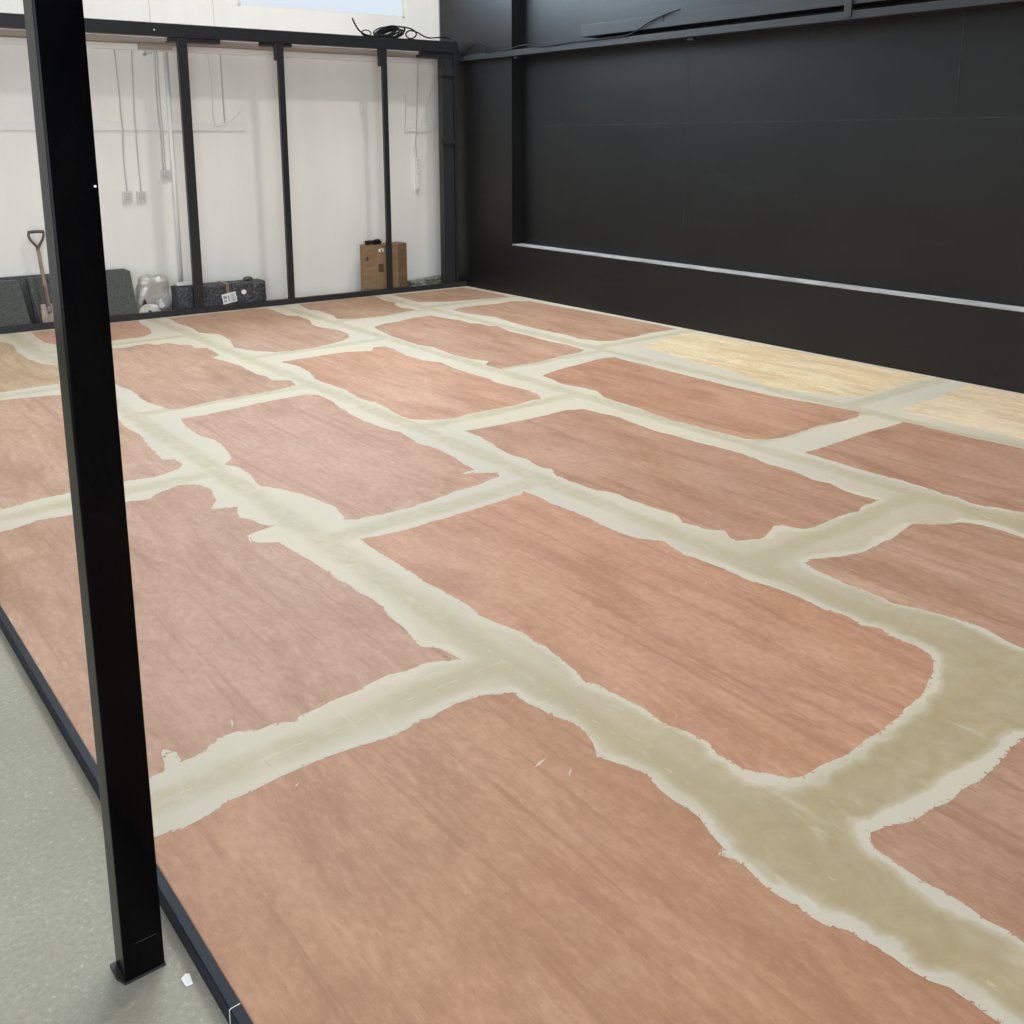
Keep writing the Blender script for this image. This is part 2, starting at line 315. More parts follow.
P['C3'] = [(281,362),(293.5,360),(318.5,356),(343.5,352.5),(372,351),(373.5,347.5),(384,346.5),(394,349),(406.5,355.6),(424,360.6),(440,362.5),(453,368),(471.5,374),(489,379),(494,382),(509,386),(527,390),(537,394),(541.5,399),(532,400),(512,406),(488.5,410),(468.5,414),(451,419),(431,420),(411,419),(398.5,415),(383.5,406),(376,402.5),(361,399),(343.5,389),(323.5,382.5),(315,379),(310,372.5),(298.5,366)]
P['C2'] = [(466,431),(486,427.5),(512,422.5),(537,417.5),(562,411),(584.5,409),(597,412.5),(619.5,417.5),(637,425),(654.5,431),(674.5,436),(697,442.5),(724.5,449),(742,454),(768,464),(793,471),(813,480),(830.5,484),(848,492.5),(878,500),(863,506),(858,511),(843,515),(828,521),(813,527.5),(803,529),(783,525.5),(773,526),(768,534),(759.5,539),(737,541),(729.5,537.5),(724.5,531),(707,530),(697,526),(684.5,522.5),(674.5,514),(664.5,511),(652,507.5),(634.5,501),(619.5,495),(607,491),(594.5,490),(574.5,482.5),(557,476),(552,469),(537,466),(527,459),(512,455.5),(501,450),(491,442.5),(478.5,436)]
P['C1'] = [(805.5,562.5),(813,559),(838,557.5),(858,554),(878,545),(893,537.5),(903,531),(912,525),(938,524.5),(963,522.5),(980.5,525),(1000.5,530),(1024,539),(4.12,1.55,0),(4.14,.9,0),(4.13,-.05,0),(3.10,-.05,0),(3.12,.7,0),(3.15,1.1,0),(1024,649),(1005.5,640),(985.5,629),(968,622.5),(943,615),(918,609),(893,602.5),(875.5,595),(853,586),(833,577.5),(815.5,570)]
P['C0'] = [(3.10,-.22,0),(4.13,-.22,0),(4.13,-1.16,0),(3.10,-1.16,0)]
P['D4'] = [(298.5,304.5),(310,310),(316,310),(326,313),(333.5,315.6),(337,319),(351,319),(368.5,317.5),(384,316),(399,313),(416,310),(413,309),(401.5,308),(394,304),(396.5,303),(384,300.6),(378.5,298),(373.5,296),(340,299.6)]
P['D3'] = [(384,324),(396.5,322),(415,317.5),(431.5,315.6),(440,317.5),(449,319),(459,320),(469,323),(481.5,324),(489,326),(496.5,326),(504,329),(512,332),(529.5,336),(547,341),(567,345),(584.5,350),(579.5,352.5),(562,356),(537,362.5),(512,366.5),(501,369),(486,365),(488.5,361),(471,359),(451,354),(433.5,347.5),(418.5,345),(403.5,340),(391,336),(378.5,330),(373.5,327)]
P['D2'] = [(542,376),(554.5,371),(577,365),(599.5,359),(614.5,357),(627,361),(649.5,366),(674.5,372.5),(699.5,379),(724.5,385),(749.5,391),(768,395.3),(788,399),(818,404),(843,409),(860.5,412.5),(855.5,417.5),(838,422.5),(818,426),(803,431),(783,437.5),(768,439.3),(747,439),(727,434),(709.5,430),(692,425),(672,420),(657,415),(637,407.5),(619.5,402.5),(604.5,397.5),(597,391),(582,387.5),(562,384),(552,379)]
P['D1'] = [(804,452.5),(823,447.5),(845.5,440),(873,431),(893,426),(904,422),(918,425),(943,431),(968,437.5),(993,442.5),(1024,449.5),(5.35,2.2,0),(5.36,1.7,0),(5.36,.98,0),(4.36,.98,0),(4.34,1.7,0),(1024,512),(1013,511),(998,507.5),(985.5,506),(968,502.5),(958,497.5),(943,494),(925.5,487.5),(903,481),(880.5,475),(858,469),(833,461)]
P['D0'] = [(4.36,.84,0),(5.37,.84,0),(5.36,-1.16,0),(4.36,-1.16,0)]
P['E4'] = [(393,295),(430,291.2),(464,287.6),(509,296.4),(494,298),(471.5,300),(451.5,301.5),(434,302),(418,302),(409,299.5),(400,297)]
P['E3'] = [(453,310),(459,308),(478,305.6),(496.5,304),(512,301.3),(529.5,301.2),(600,314),(650,323.5),(677,329.3),(652,332.5),(632,337.5),(612,341),(599.5,341),(579.5,339),(567,335),(542,330),(524.5,326),(512,322.3),(494,317),(479,315),(464,313)]
P['E2'] = [(662,340),(687,333),(730,339),(768,346.5),(850,361.5),(928,377),(905.5,384),(885.5,390),(863,396),(843,396),(818,394),(768,387),(737,372.5),(712,366.5),(687,359.5),(662,352),(642,346)]
P['E1'] = [(898,410),(930.5,400),(968,385.5),(1024,395),(6.52,2.4,0),(6.52,1.08,0),(5.57,1.08,0),(5.56,2.0,0),(1024,440),(993,432.5),(955.5,424),(923,416)]
P['E0'] = [(5.57,.9,0),(6.52,.9,0),(6.52,-1.16,0),(5.57,-1.16,0)]
def outline(pts):
    q = [np.array(p[:2], float) if len(p) == 3 else np.array(deck_pt(*p)) for p in pts]
    out = []
    for a, b in zip(q, q[1:]+q[:1]):
        n = max(1, int(np.linalg.norm(b-a)/.03)); nn = np.array([-(b-a)[1], (b-a)[0]])/max(1e-9, np.linalg.norm(b-a))
        for k in range(n):
            p = a+(b-a)*k/n; far = min(1., 3.0/max(1.5, p[1]))
            j = noise.noise(Vector((p[0]*14, p[1]*14, 1)))*.010+noise.noise(Vector((p[0]*45, p[1]*45, 7)))*.006
            out.append(p+nn*j*(.5+.5*far))
    a = np.array(out); a[:, 0] = np.clip(a[:, 0], XL+.003, XR-.006); 
    a[:, 1] = np.minimum(a[:, 1], O.y+(a[:, 0]-XR)*SL-.004)
    return a
OUT = {k: outline(v) for k, v in P.items()}
def inside(pts, poly):
    x, y = pts[:, 0], pts[:, 1]; r = np.zeros(len(pts), bool)
    for (x0, y0), (x1, y1) in zip(poly, np.roll(poly, -1, 0)):
        if y0 == y1: continue
        c = (y0 > y) != (y1 > y); r ^= c & (x < (x1-x0)*(y-y0)/(y1-y0)+x0)
    return r
def distpoly(pts, poly):
    best = np.full(len(pts), 9.)
    for a, b in zip(poly, np.roll(poly, -1, 0)):
        d = b-a; L = max(1e-12, d@d); tt = np.clip(((pts-a)@d)/L, 0, 1)
        best = np.minimum(best, np.hypot(*(pts-a-tt[:, None]*d).T))
    return best
deck = bpy.data.objects.new('plywood_deck', None); C.objects.link(deck); deck.location = (XL, DY0, FZ)
tag(deck, 'low plywood deck covering most of the floor, pale filler over its joints', 'deck')
BE = (1.52, 1.98, 1.85); TN = (1, 1, 1)
TINT = {(0,0): (.96,.87,.77), (0,1): (.97,.96,.96), (0,2): (1.0,1.04,1.06), (0,3): (1.0,1.18,1.10), (1,4): (1.0,1.0,1.0), (1,3): (.98,1,1.02), (1,2): (1.02,1.0,1.02), (1,1): (1.06,.96,.90), (1,0): (.90,.86,.84),
        (2,4): (.98,1.02,.98), (2,3): (.97,1.0,1.03), (2,2): (1.10,1.05,1.02), (2,1): (.94,.89,.87), (3,4): (.90,.95,.92), (3,3): (.98,.97,.97), (3,2): (1.0,.93,.88), (3,1): (.94,.89,.88), (4,4): (.92,.95,.94), (4,3): (.96,.96,.94), (4,2): BE, (4,1): (1.50,1.95,1.95)}
DECKOFF = Vector((-XL, -DY0, -FZ))
for rI in range(5):
    x0, x1 = ROWX[rI], ROWX[rI+1]; ys = [DY0]+JY[rI]+[None]
    if rI in (0, 2): ys = [DY0, JY[rI][0]-2.4]+ys[1:]
    for k in range(len(ys)-1):
        idx = k if rI not in (0, 2) else k-1
        if rI in (3, 4): idx = k
        a = ys[k]+.001; e0 = back_y(x0)-.002 if ys[k+1] is None else ys[k+1]-.001; e1 = back_y(x1)-.002 if ys[k+1] is None else ys[k+1]-.001
        q = MB(); q.prism([(x0+.001, a), (x1-.001, a), (x1-.001, e1), (x0+.001, e0)], FZ+.005, 0)
        o = q.build('plywood_sheet', M_ply, deck); o.matrix_parent_inverse = Matrix.Translation(DECKOFF)
        o.color = (*TINT.get((rI, idx), TN), 1)
        if TINT.get((rI, idx), TN)[0] > 1.2: o['label'] = 'pale beige plywood sheet along the black wall'
# filler: everything on the deck that is not bare sheet
outer = []
for (xa, ya), (xb, yb) in (((XL+.0028, DY0), (XR-.002, DY0)), ((XR-.002, DY0), (XR-.002, back_y(XR)-.002)), ((XR-.002, back_y(XR)-.002), (XL+.0028, back_y(XL)-.002)), ((XL+.0028, back_y(XL)-.002), (XL+.0028, DY0))):
    n = int(math.hypot(xb-xa, yb-ya)/.06)
    outer += [(xa+(xb-xa)*k/n, ya+(yb-ya)*k/n) for k in range(n)]
outer = np.array(outer)
polys = list(OUT.values())
gx, gy = np.meshgrid(np.arange(XL+.02, XR-.02, .032), np.arange(DY0+.02, back_y(XL), .036))
gx = gx+(np.arange(gx.shape[0]) % 2)[:, None]*.016
g = np.stack([gx.ravel(), gy.ravel()], 1)+np.random.default_rng(3).uniform(-.006, .006, (gx.size, 2))
g = g[g[:, 1] < O.y+(g[:, 0]-XR)*SL-.02]
keep = np.ones(len(g), bool); dg = np.full(len(g), 9.)
for po in polys:
    lo, hi = po.min(0)-.5, po.max(0)+.5; sel = np.where(keep & ((g > lo) & (g < hi)).all(1))[0]
    ins = inside(g[sel], po); keep[sel[ins]] = False; sel = sel[~ins]
    dg[sel] = np.minimum(dg[sel], distpoly(g[sel], po))
keep &= dg > .012; g = g[keep]; dg = dg[keep]
vs = [tuple(p) for p in outer]; es = [(i, (i+1) % len(outer)) for i in range(len(outer))]; dist = [9.]*len(outer)
for po in polys:
    b = len(vs); vs += [tuple(p) for p in po]; es += [(b+i, b+(i+1) % len(po)) for i in range(len(po))]; dist += [0.]*len(po)
vs += [tuple(p) for p in g]; dist += list(dg)
ov, oe, of, ovo, _, _ = delaunay_2d_cdt([Vector(v) for v in vs], es, [], 0, 1e-5)
dist = np.array([min((dist[i] for i in src), default=0.) for src in ovo])
ov = np.array([tuple(v) for v in ov]); tri = np.array([f for f in of if len(f) == 3]); cen = ov[tri].mean(1)
ok = inside(cen, outer)
for po in polys:
    lo, hi = po.min(0), po.max(0); sel = np.where(ok & ((cen > lo) & (cen < hi)).all(1))[0]; ok[sel[inside(cen[sel], po)]] = False
tri = tri[ok]; used = np.unique(tri); remap = -np.ones(len(ov), int); remap[used] = np.arange(len(used)); tri = remap[tri]; ov = ov[used]; dist = np.minimum(dist[used], .3)
for x, y, a_, l_ in ((540, 763, .2, .045), (570, 772, .6, .03), (674, 796, .4, .03), (684, 806, .9, .02), (250, 540, 1.3, .06), (237, 548, 0, .02), (297, 785, .4, .02), (232, 723, 1.2, .035), (465, 474, 1.4, .03), (676, 717, .2, .02), (706, 583, .2, .02), (223, 352, 1.2, .05), (137, 348, 1.4, .06), (672, 560, 1.0, .02)):
    X_, Y_ = deck_pt(x, y); b_ = len(ov); ca, sa = math.cos(a_), math.sin(a_); l_ *= .6; w_f = l_*.16
    ov = np.concatenate([ov, [(X_+ca*p*l_-sa*q*w_f, Y_+sa*p*l_+ca*q*w_f) for p, q in ((-1, -.2), (-.2, -1), (1, .1), (.1, .9))]]); dist = np.concatenate([dist, [.03]*4]); tri = np.concatenate([tri, [(b_, b_+1, b_+2), (b_, b_+2, b_+3)]])
me = bpy.data.meshes.new('joint_filler')
zz = .0006+.0012*np.clip(dist/.08, 0, 1)
me.from_pydata([(x, y, z) for (x, y), z in zip(ov, zz)], [], [tuple(int(i) for i in f) for f in tri]); me.update()
seam = np.full(len(ov), 9.)
for rI in range(5):
    if rI: seam = np.minimum(seam, abs(ov[:, 0]-ROWX[rI]))
    for y in JY[rI]:
        inr = (ov[:, 0] >= ROWX[rI]) & (ov[:, 0] <= ROWX[rI+1]); seam = np.where(inr, np.minimum(seam, abs(ov[:, 1]-y)), seam)
thick = .42+.58*np.clip((3.0-ov[:, 1])/1.8, 0, 1)*np.clip((ov[:, 0]-.9)/.8, 0, 1)
for nm, arr in (('edge', dist), ('seam', seam), ('thick', thick)):
    a = me.attributes.new(nm, 'FLOAT', 'POINT'); a.data.foreach_set('value', arr.astype(np.float32))
me.materials.append(M_fil)
for f in me.polygons: f.use_smooth = True
fo = bpy.data.objects.new('joint_filler', me); C.objects.link(fo); fo.parent = deck; fo.matrix_parent_inverse = Matrix.Translation(DECKOFF)
fo['label'] = 'pale khaki filler spread in bands over the plywood joints'
for y0, y1 in ((DY0, 1.6091), (1.6109, back_y(XL)-.002)):          # black angle along the open edge
    o = MB().prism([(XL-.023, FZ), (XL, FZ), (XL, .0012), (XL-.020, .0012), (XL-.023, -.002)], y0, y1, lambda a, b, c: (a, c, b)).build('edge_trim', M_postedge, deck)
    o.matrix_parent_inverse = Matrix.Translation(DECKOFF)

o = MB().prism([(XL-.0235, FZ+.001), (XL-.001, FZ+.001), (XL-.001, .0016), (XL-.0202, .0016), (XL-.0235, -.0018)], 1.6092, 1.6108, lambda a, b, c: (a, c, b)).build('trim_joint', M_paper, deck); o.matrix_parent_inverse = Matrix.Translation(DECKOFF); o['label'] = 'white joint in the black edge trim'

# ------------------------------------------------------------------ foreground post
post = bpy.data.objects.new('steel_post', None); C.objects.link(post); post.location = (.4755, 1.87, FZ)
tag(post, 'tall black square steel post standing on the concrete beside the deck edge', 'post')
MB().box(-.0405, .0405, -.0325, .0325, .006, 4.4, .004).build('post_tube', M_post, post)
MB().prism([(-.052, -.008), (-.0415, -.0345), (.0412, -.0345), (.0412, .034), (-.052, .034)], 0, .006).build('base_plate', M_blkply, post)
MB().cyl((.034, -.0321, 1.611), (.034, -.0345, 1.611), .0022, seg=12).build('screw', M_dot, post)
MB().box(-.015, .028, -.0330, -.032, .083, .0842).build('weld_line', M_steel2, post)

# ------------------------------------------------------------------ partition frame
fr = thing('partition_frame', 'black steel stud frame standing at the back edge of the deck', 'frame', -3, 0, 0)
def fpart(m, name, mt, smooth=False):
    o = m.build(name, mt, fr, smooth); o.matrix_parent_inverse = Matrix.Translation((3, 0, 0)); return o
fpart(MB().box(-5.95, -.11, 0, .10, 2.575, 2.692, .004), 'top_rail', M_steel)
q = MB(); q.prism([(-5.95, FZ), (-.0, FZ), (-.0, .058), (-5.95, .058)], .001, .05, lambda a, b, c: (a, c, b)); fpart(q, 'sole_plate', M_steel2)
for s0, w_ in ((-3.128, .091), (-2.160, .062), (-1.012, .054), (-5.90, .08)):
    fpart(MB().box(s0, s0+w_, .004, .044, .0525, 2.574, .003), 'stud', M_steel)
for b in ((-3.19, -2.72, .02, .16, 2.535, 2.574), (-2.86, -2.84, .0, .01, 2.5, 2.5), (-2.31, -2.0, .02, .14, 2.545, 2.574), (-.52, -.12, .02, .16, 2.52, 2.574)):
    if b[4] < b[5]: fpart(MB().box(*b, .002), 'head_plate', M_blkply)
for b in ((-2.185, -2.161, .01, .05, 2.41, 2.574), (-1.045, -1.013, .01, .05, 2.40, 2.574)):
    fpart(MB().box(*b, .002), 'bracket', M_steel2)
fpart(MB().box(-.272, -.135, .03, .12, .0525, 2.574, .003), 'corner_post', M_steel2)
fpart(MB().box(-.133, -.105, .001, .16, .0525, 2.70, .003), 'corner_flange', M_steel)
q = MB(); q.prism([(-.104, 2.46), (-.03, 2.46), (-.03, 2.56), (-.07, 2.69), (-.104, 2.69)], .03, .09, lambda a, b, c: (a, c, b)); fpart(q, 'gusset_plate', M_blkply)
fpart(MB().box(-.30, -.135, .004, .03, 2.33, 2.40, .003), 'bracket', M_steel2)
fpart(MB().box(-.305, -.135, .004, .03, 1.60, 1.66, .003), 'bracket', M_steel2)
fpart(MB().box(-.24, -.20, .005, .028, 2.40, 2.52, .003), 'bracket', M_steel2)
for s, z in ((-3.33, 2.628), ):
    fpart(MB().cyl((s, .001, z), (s, -.004, z), .007, seg=12), 'screw', M_dot)
for s, z in ((-4.52, .03), (-3.085, .95), (-2.135, .60)):
    fpart(MB().cyl((s, .005 if z > .1 else .002, z), (s, -.002, z), .006, seg=10), 'screw', M_steel2)

# ------------------------------------------------------------------ fixtures on the white wall
def onwall(o, label, cat, group=None): return tag(at(o, 0, 0, 0), label, cat, group)
def wl(o): return struct(at(o, 0, 0, 0))
wl(MB().box(-5.95, -.02, .102, DW-.001, 2.545, 2.572, .002).build('trim_1', M_timber))
wl(MB().box(-13, -.02, DW-.045, DW-.001, 2.482, 2.5405, .004).build('trim_2', M_wtrim))
wl(MB().box(-13, -2.34, DW-.020, DW-.001, 1.742, 1.821, .004).build('trim_3', M_wtrim))
wl(MB().box(-.50, -.02, DW-.020, DW-.001, 1.738, 1.794, .004).build('trim_4', M_wtrim))
onwall(MB().box(-3.36, -3.06, DW-.10, DW-.046, 2.49, 2.544, .004).build('wood_block', M_timber), 'brown wood block under the rail left of the widest stud', 'block')
onwall(MB().cyl((-3.10, DW-.022, 0), (-3.10, DW-.022, 2.48), .02).build('wall_pipe', M_wtrim, smooth=True), 'white vertical pipe on the white wall behind the widest stud', 'pipe')
DC = DW-.006
def cable(pts, r, name, label, mt=M_wcable, group=None, cat='cable'):
    return onwall(MB().tube(pts, r, 6).build(name, mt, smooth=True), label, cat, group)
cable([(-3.564, DC, 2.481), (-3.552, DC, 2.1), (-3.553, DC-.02, 1.84), (-3.55, DC-.02, 1.75), (-3.556, DC, 1.5), (-3.553, DC-.002, 1.177)], .0058, 'wall_cable', 'grey cable dropping to the left of the paired wall sockets', group='wall cables')
cable([(-3.408, DC, 2.481), (-3.42, DC, 2.1), (-3.432, DC-.02, 1.84), (-3.43, DC-.02, 1.75), (-3.424, DC, 1.5), (-3.421, DC-.002, 1.173)], .0058, 'wall_cable', 'grey cable dropping to the right of the paired wall sockets', group='wall cables')
cable([(-3.195, DC, 2.481), (-3.205, DC, 2.1), (-3.207, DC-.02, 1.84), (-3.20, DC-.02, 1.75), (-3.193, DC, 1.372)], .0065, 'wall_cable', 'left of two cables running down to the single wall switch', group='wall cables')
cable([(-3.172, DC, 2.481), (-3.178, DC, 2.1), (-3.180, DC-.02, 1.84), (-3.176, DC-.02, 1.75), (-3.170, DC, 1.372)], .005, 'wall_cable', 'right of two cables running down to the single wall switch', group='wall cables')
cable([(-2.68, DC, 2.481), (-2.665, DC, 2.1), (-2.66, DC-.02, 1.815), (-2.60, DC-.02, 1.795), (-2.515, DC-.02, 1.835), (-2.42, DC, 1.90), (-2.335, DC, 2.03)], .004, 'wall_cable', 'thin white cable curving up at its end right of the widest stud', M_wtrim, 'wall cables')
cable([(-2.560, DC, 2.481), (-2.555, DC, 2.1), (-2.557, DC-.02, 1.826)], .006, 'wall_cable', 'straight grey cable between the widest stud and its neighbour', group='wall cables')
def socket(s, z, label, group, name='wall_socket', cat='socket'):
    t_ = thing(name, label, cat, s, DW-.001, z, group)
    MB().box(-.043, .043, -.028, 0, -.052, .052, .005).build('back_box', M_socket, t_)
    MB().box(-.030, .030, -.0305, -.027, -.036, .036, .001).build('insert', M_socketdark, t_)
    m = MB(); 
    for x in (-.012, .012): m.box(x-.006, x+.006, -.0335, -.03, .004, .02, .001)
    m.build('rocker', M_socket, t_)
    return t_
socket(-3.553, 1.1215, 'left wall socket of the pair on the white wall', 'paired wall sockets')
socket(-3.421, 1.117, 'right wall socket of the pair on the white wall', 'paired wall sockets')
socket(-3.178, 1.317, 'single wall switch set higher than the paired sockets', None, 'wall_switch', 'switch')
fx = thing('wall_sensor', 'small white fitting under the white trunking above the sockets', 'fitting', -3.26, DW-.001, 2.455)
MB().box(-.03, .03, -.035, 0, 0, .026, .004).build('sensor_body', M_socket, fx); MB().cyl((-.02, -.02, 0), (-.05, -.045, -.012), .011, .014, 12).build('sensor_head', M_socketdark, fx)
# hanging strip and cords near the corner
onc = DW-.008
hs = thing('hanging_power_strip', 'white power strip hanging on a cord beside the corner post', 'power strip', -.347, DW-.002, 1.25)
m = MB(); m.box(-.022, .022, -.035, 0, -.17, .20, .006); m.build('strip_body', M_wtrim, hs)
m = MB(); 
for z in (.02, .08, .13, .17): MB().box(-.008, .008, -.0375, -.034, z-.006, z+.006).build('outlet', M_socketdark, hs)
MB().box(-.02, .02, -.037, -.034, -.165, -.15).build('end_cap', M_socketdark, hs)
MB().tube([(0, -.02, .195), (-.01, -.02, .40), (.0, -.03, .55), (.025, -.03, 1.0), (.025, -.05, 1.232), (.06, -.05, 1.30)], .004, 6).build('cord', M_wcable, hs, True)
cable([(-.10, DW-.06, 2.36), (-.20, onc-.02, 2.05), (-.288, onc-.02, 1.80), (-.32, onc-.02, 1.74), (-.36, onc, 1.64), (-.385, onc, 1.52)], .0035, 'slanting_cable', 'thin pale cable slanting down from the corner post bracket', M_wtrim)
cable([(-.47, onc, 2.15), (-.475, onc, 1.95), (-.48, onc, 1.80)], .003, 'short_wire', 'short fine wire on the white wall left of the hanging strip', M_wcable)

# ------------------------------------------------------------------ things behind the partition
def lean_board(name, label, s0, s1, h, dtop, dbot, slant=(0, 0), th=.03, group=None, notch=None, mt=None):
    t_ = thing(name, label, 'board', (s0+s1)/2, dbot, FZ, group); w2 = (s1-s0)/2
    ang = math.atan2(dtop-dbot, h); L = h/math.cos(ang)
    poly = [(-w2, 0), (w2, 0), (w2+slant[1], L), (-w2+slant[0], L)]
    if notch: poly = [(-w2, 0), (w2, 0), (w2, L-notch[1]), (w2-notch[0], L)] + [(-w2+slant[0], L)]
    o = MB().prism(poly, -th/2, th/2, lambda a, b, c: (a, c*math.cos(ang)+b*math.sin(ang), b*math.cos(ang)-c*math.sin(ang)+th*.5*math.sin(ang))).build('felt_face', mt or M_felt, t_)
    MB().prism([(poly[-1][0]+.01, L-.004), (poly[-2][0]-.01, L-.004), (poly[-2][0]-.01, L+.001), (poly[-1][0]+.01, L+.001)], -th/2-.001, th/2+.001, lambda a, b, c: (a, c*math.cos(ang)+b*math.sin(ang), b*math.cos(ang)-c*math.sin(ang)+th*.5*math.sin(ang))).build('edge_binding', M_felt2, t_)
    return t_
GB = 'grey felt boards leaning on the wall'
lean_board('felt_board', 'grey felt board standing furthest left, in front of the wide one', -5.35, -4.535, .445, .40, .22, (0, -.055), group=GB)
b2_ = lean_board('felt_board', 'grey felt board leaning directly behind the spade', -4.455, -4.0, .455, .425, .27, (-.055, .02), group=GB)
L2 = math.hypot(.155, .455); a2 = math.atan2(.155, .455)
MB().prism([(-.262, 0), (-.229, 0), (-.284, L2-.01), (-.290, L2-.01)], -.0145, .0145, lambda a, b, c: (a, c*math.cos(a2)+b*math.sin(a2), b*math.cos(a2)-c*math.sin(a2)+.0145*math.sin(a2))).build('gap_shade', M_blkply, b2_)['label'] = 'black strip standing for the shade in the gap beside the board'  # black strip puts in the shade of the gap between the boards
lean_board('felt_board', 'grey felt board on the right of the foreground post, corner cut off', -3.94, -3.605, .470, .43, .22, (.04, .0), group=GB, notch=(.055, .03))
lean_board('felt_board', 'wide grey felt board rising just above the two boards in front', -5.38, -3.97, .475, .474, .38, (0, 0), .02, group=GB)

sp = thing('garden_spade', 'digging spade with a D handle leaning against the white wall', 'spade', -4.40, .16, FZ)
# local: from blade tip (0,0,0) up to the handle, leaning back to the wall and to the left
def sv(s, z): return Vector((s+.085*z/.845, .27*z/.89, z-.012*z/.89))
top = sv(-.085, .845)
MB().tube([sv(.0, .16), sv(-.025, .36), sv(-.055, .58), sv(-.074, .735)], .016, 12, radii=[.017, .017, .016, .015]).build('shaft', M_wood, sp, True)
MB().tube([sv(-.010, .215), sv(-.020, .28), sv(-.033, .40)], .02, 12, radii=[.019, .018, .0175]).build('socket', M_socketsteel, sp, True)
MB().tube([sv(-.074, .72), sv(-.085, .755), sv(-.130, .81), sv(-.148, .855), sv(-.145, .885)], .011, 10, radii=[.016, .013, .011, .011, .011]).tube([sv(-.074, .72), sv(-.066, .755), sv(-.036, .81), sv(-.022, .855), sv(-.026, .885)], .011, 10, radii=[.016, .013, .011, .011, .011]).tube([sv(-.152, .885), sv(-.085, .889), sv(-.018, .885)], .014, 10).build('d_handle', M_handle, sp, True)
bm_ = MB(); N = 8; rows = []
for i in range(N+1):
    z = .0+.235*i/N; hw = .062+.006*(1-i/N)
    if i == 0: hw = .05
    rows.append([(k/6*2-1)*hw for k in range(7)])
for side in (0, 1):
    for i in range(N):
        for k in range(6):
            def pt(i, k):
                s = rows[i][k]; z = .235*i/N; c = .012*(1-(k/3-1)**2)
                v_ = sv(s+.010-.085*z/.845, z); return (v_.x, v_.y+c+(.003 if side else 0), v_.z+.002)
            f = [bm_.bm.verts.new(pt(*ik)) for ik in ((i, k), (i, k+1), (i+1, k+1), (i+1, k))]; bm_.bm.faces.new(f if side else f[::-1])
bmesh.ops.remove_doubles(bm_.bm, verts=bm_.bm.verts, dist=1e-5)
bm_.build('blade', M_rust, sp, True)

# clear plastic bag with wrapped rolls in it
def crumple(m, amp, sc, seed):
    for v_ in m.bm.verts:
        n_ = noise.noise_vector(Vector(v_.co)*sc+Vector((seed, seed*2, 0)))+.5*noise.noise_vector(Vector(v_.co)*sc*2.3+Vector((seed, 0, 3)))
        v_.co += n_*amp
        v_.co.z = max(v_.co.z, .002)
def blob(rx, ry, rz, top=1.0, pw=.7, sub=5, sq=1.0):
    m = MB(); b = bmesh.new(); bmesh.ops.create_icosphere(b, subdivisions=sub, radius=1)
    for v_ in b.verts:
        x, y, z = v_.co; sg = lambda a: math.copysign(abs(a)**pw, a)
        zz_ = (sg(z)+1)/2; k = 1+(top-1)*zz_
        v_.co = (sg(x)*rx*k, sg(y)*ry*k, zz_*2*rz)
    m.add(b); return m
bg = thing('plastic_bag', 'large crumpled clear plastic bag between the cut-off board and the speckled pack', 'bag', -3.422, .352, FZ)
m = blob(.158, .095, .205, .84, .55); crumple(m, .030, 6.5, 3); m.build('bag_film', M_film, bg, True)
rl = thing('wrapped_roll', 'grey green wrapped roll lying inside the clear plastic bag', 'roll', -3.365, .275, FZ)
m = MB(); m.cyl((0, 0, .095), (0, .11, .095), .085, seg=32); m.build('roll_wrap', M_foamgrey, rl, True)
MB().cyl((0, -.003, .115), (0, .0, .115), .028, .024, 20).build('roll_core', M_paper, rl)
bk = thing('black_pouch', 'small black pouch slumped at the left foot of the clear plastic bag', 'pouch', -3.545, .205, FZ)
m = blob(.045, .022, .10, .4); crumple(m, .006, 12, 5); m.build('pouch_body', M_blkply, bk, True)
sm = thing('plastic_sheet', 'small crumpled pale plastic sheet in front of the plastic bag', 'plastic sheet', -3.53, .12, FZ)
m = blob(.125, .04, .085, .55, .8); crumple(m, .022, 9, 8); m.build('sheet_film', mat('pinkish_film', (.47,.44,.40), .35), sm, True)
MB().cyl((-.005, -.062, .10), (-.005, -.03, .10), .011, seg=14).build('dark_hole', M_ink, sm)

# black speckled foam pack
pk = thing('speckled_foam_pack', 'long black speckled foam pack with a white address label', 'pack', -2.820, .185, FZ)
m = MB(); b = bmesh.new(); bmesh.ops.create_cube(b, size=1); bmesh.ops.transform(b, matrix=Matrix.Diagonal((.88, .22, .295, 1)), verts=b.verts)
bmesh.ops.subdivide_edges(b, edges=b.edges[:], cuts=9, use_grid_fill=True)
for v_ in b.verts:
    n_ = noise.noise_vector(v_.co*7)*.010; v_.co += n_; v_.co.z = max(v_.co.z+.1475, 0)
    if v_.co.x > .40 and v_.co.z < .18: v_.co.x += .004*math.sin(v_.co.z*60)
m.add(b); m.build('pack_body', M_speck, pk, True)
MB().box(.03, .058, -.121, .115, .135, .302, .001).build('tape_band', M_tape, pk)
R_ = Matrix.Rotation(math.radians(-9), 4, 'Y')
lb = MB().box(-.072, .072, -.1285, -.126, -.050, .050, 0, Matrix.Translation((.055, 0, .158)) @ R_).build('address_label', M_paper, pk)
m = MB()
for (a, b_, c_, d_) in ((-.06, -.025, .0, .032), (-.06, -.03, -.03, -.012), (-.015, .0, -.03, .03)): m.box(a, b_, -.1296, -.128, c_, d_, 0, Matrix.Translation((.055, 0, .158)) @ R_)
for k in range(5): m.box(.012, .06, -.1296, -.128, .036-.016*k-.009, .036-.016*k, 0, Matrix.Translation((.055, 0, .158)) @ R_)
m.build('label_print', M_greyprint, lb)
o = MB().cyl((.205, -.127, .205), (.205, -.125, .205), .026, seg=7).build('round_sticker', M_paper, pk)
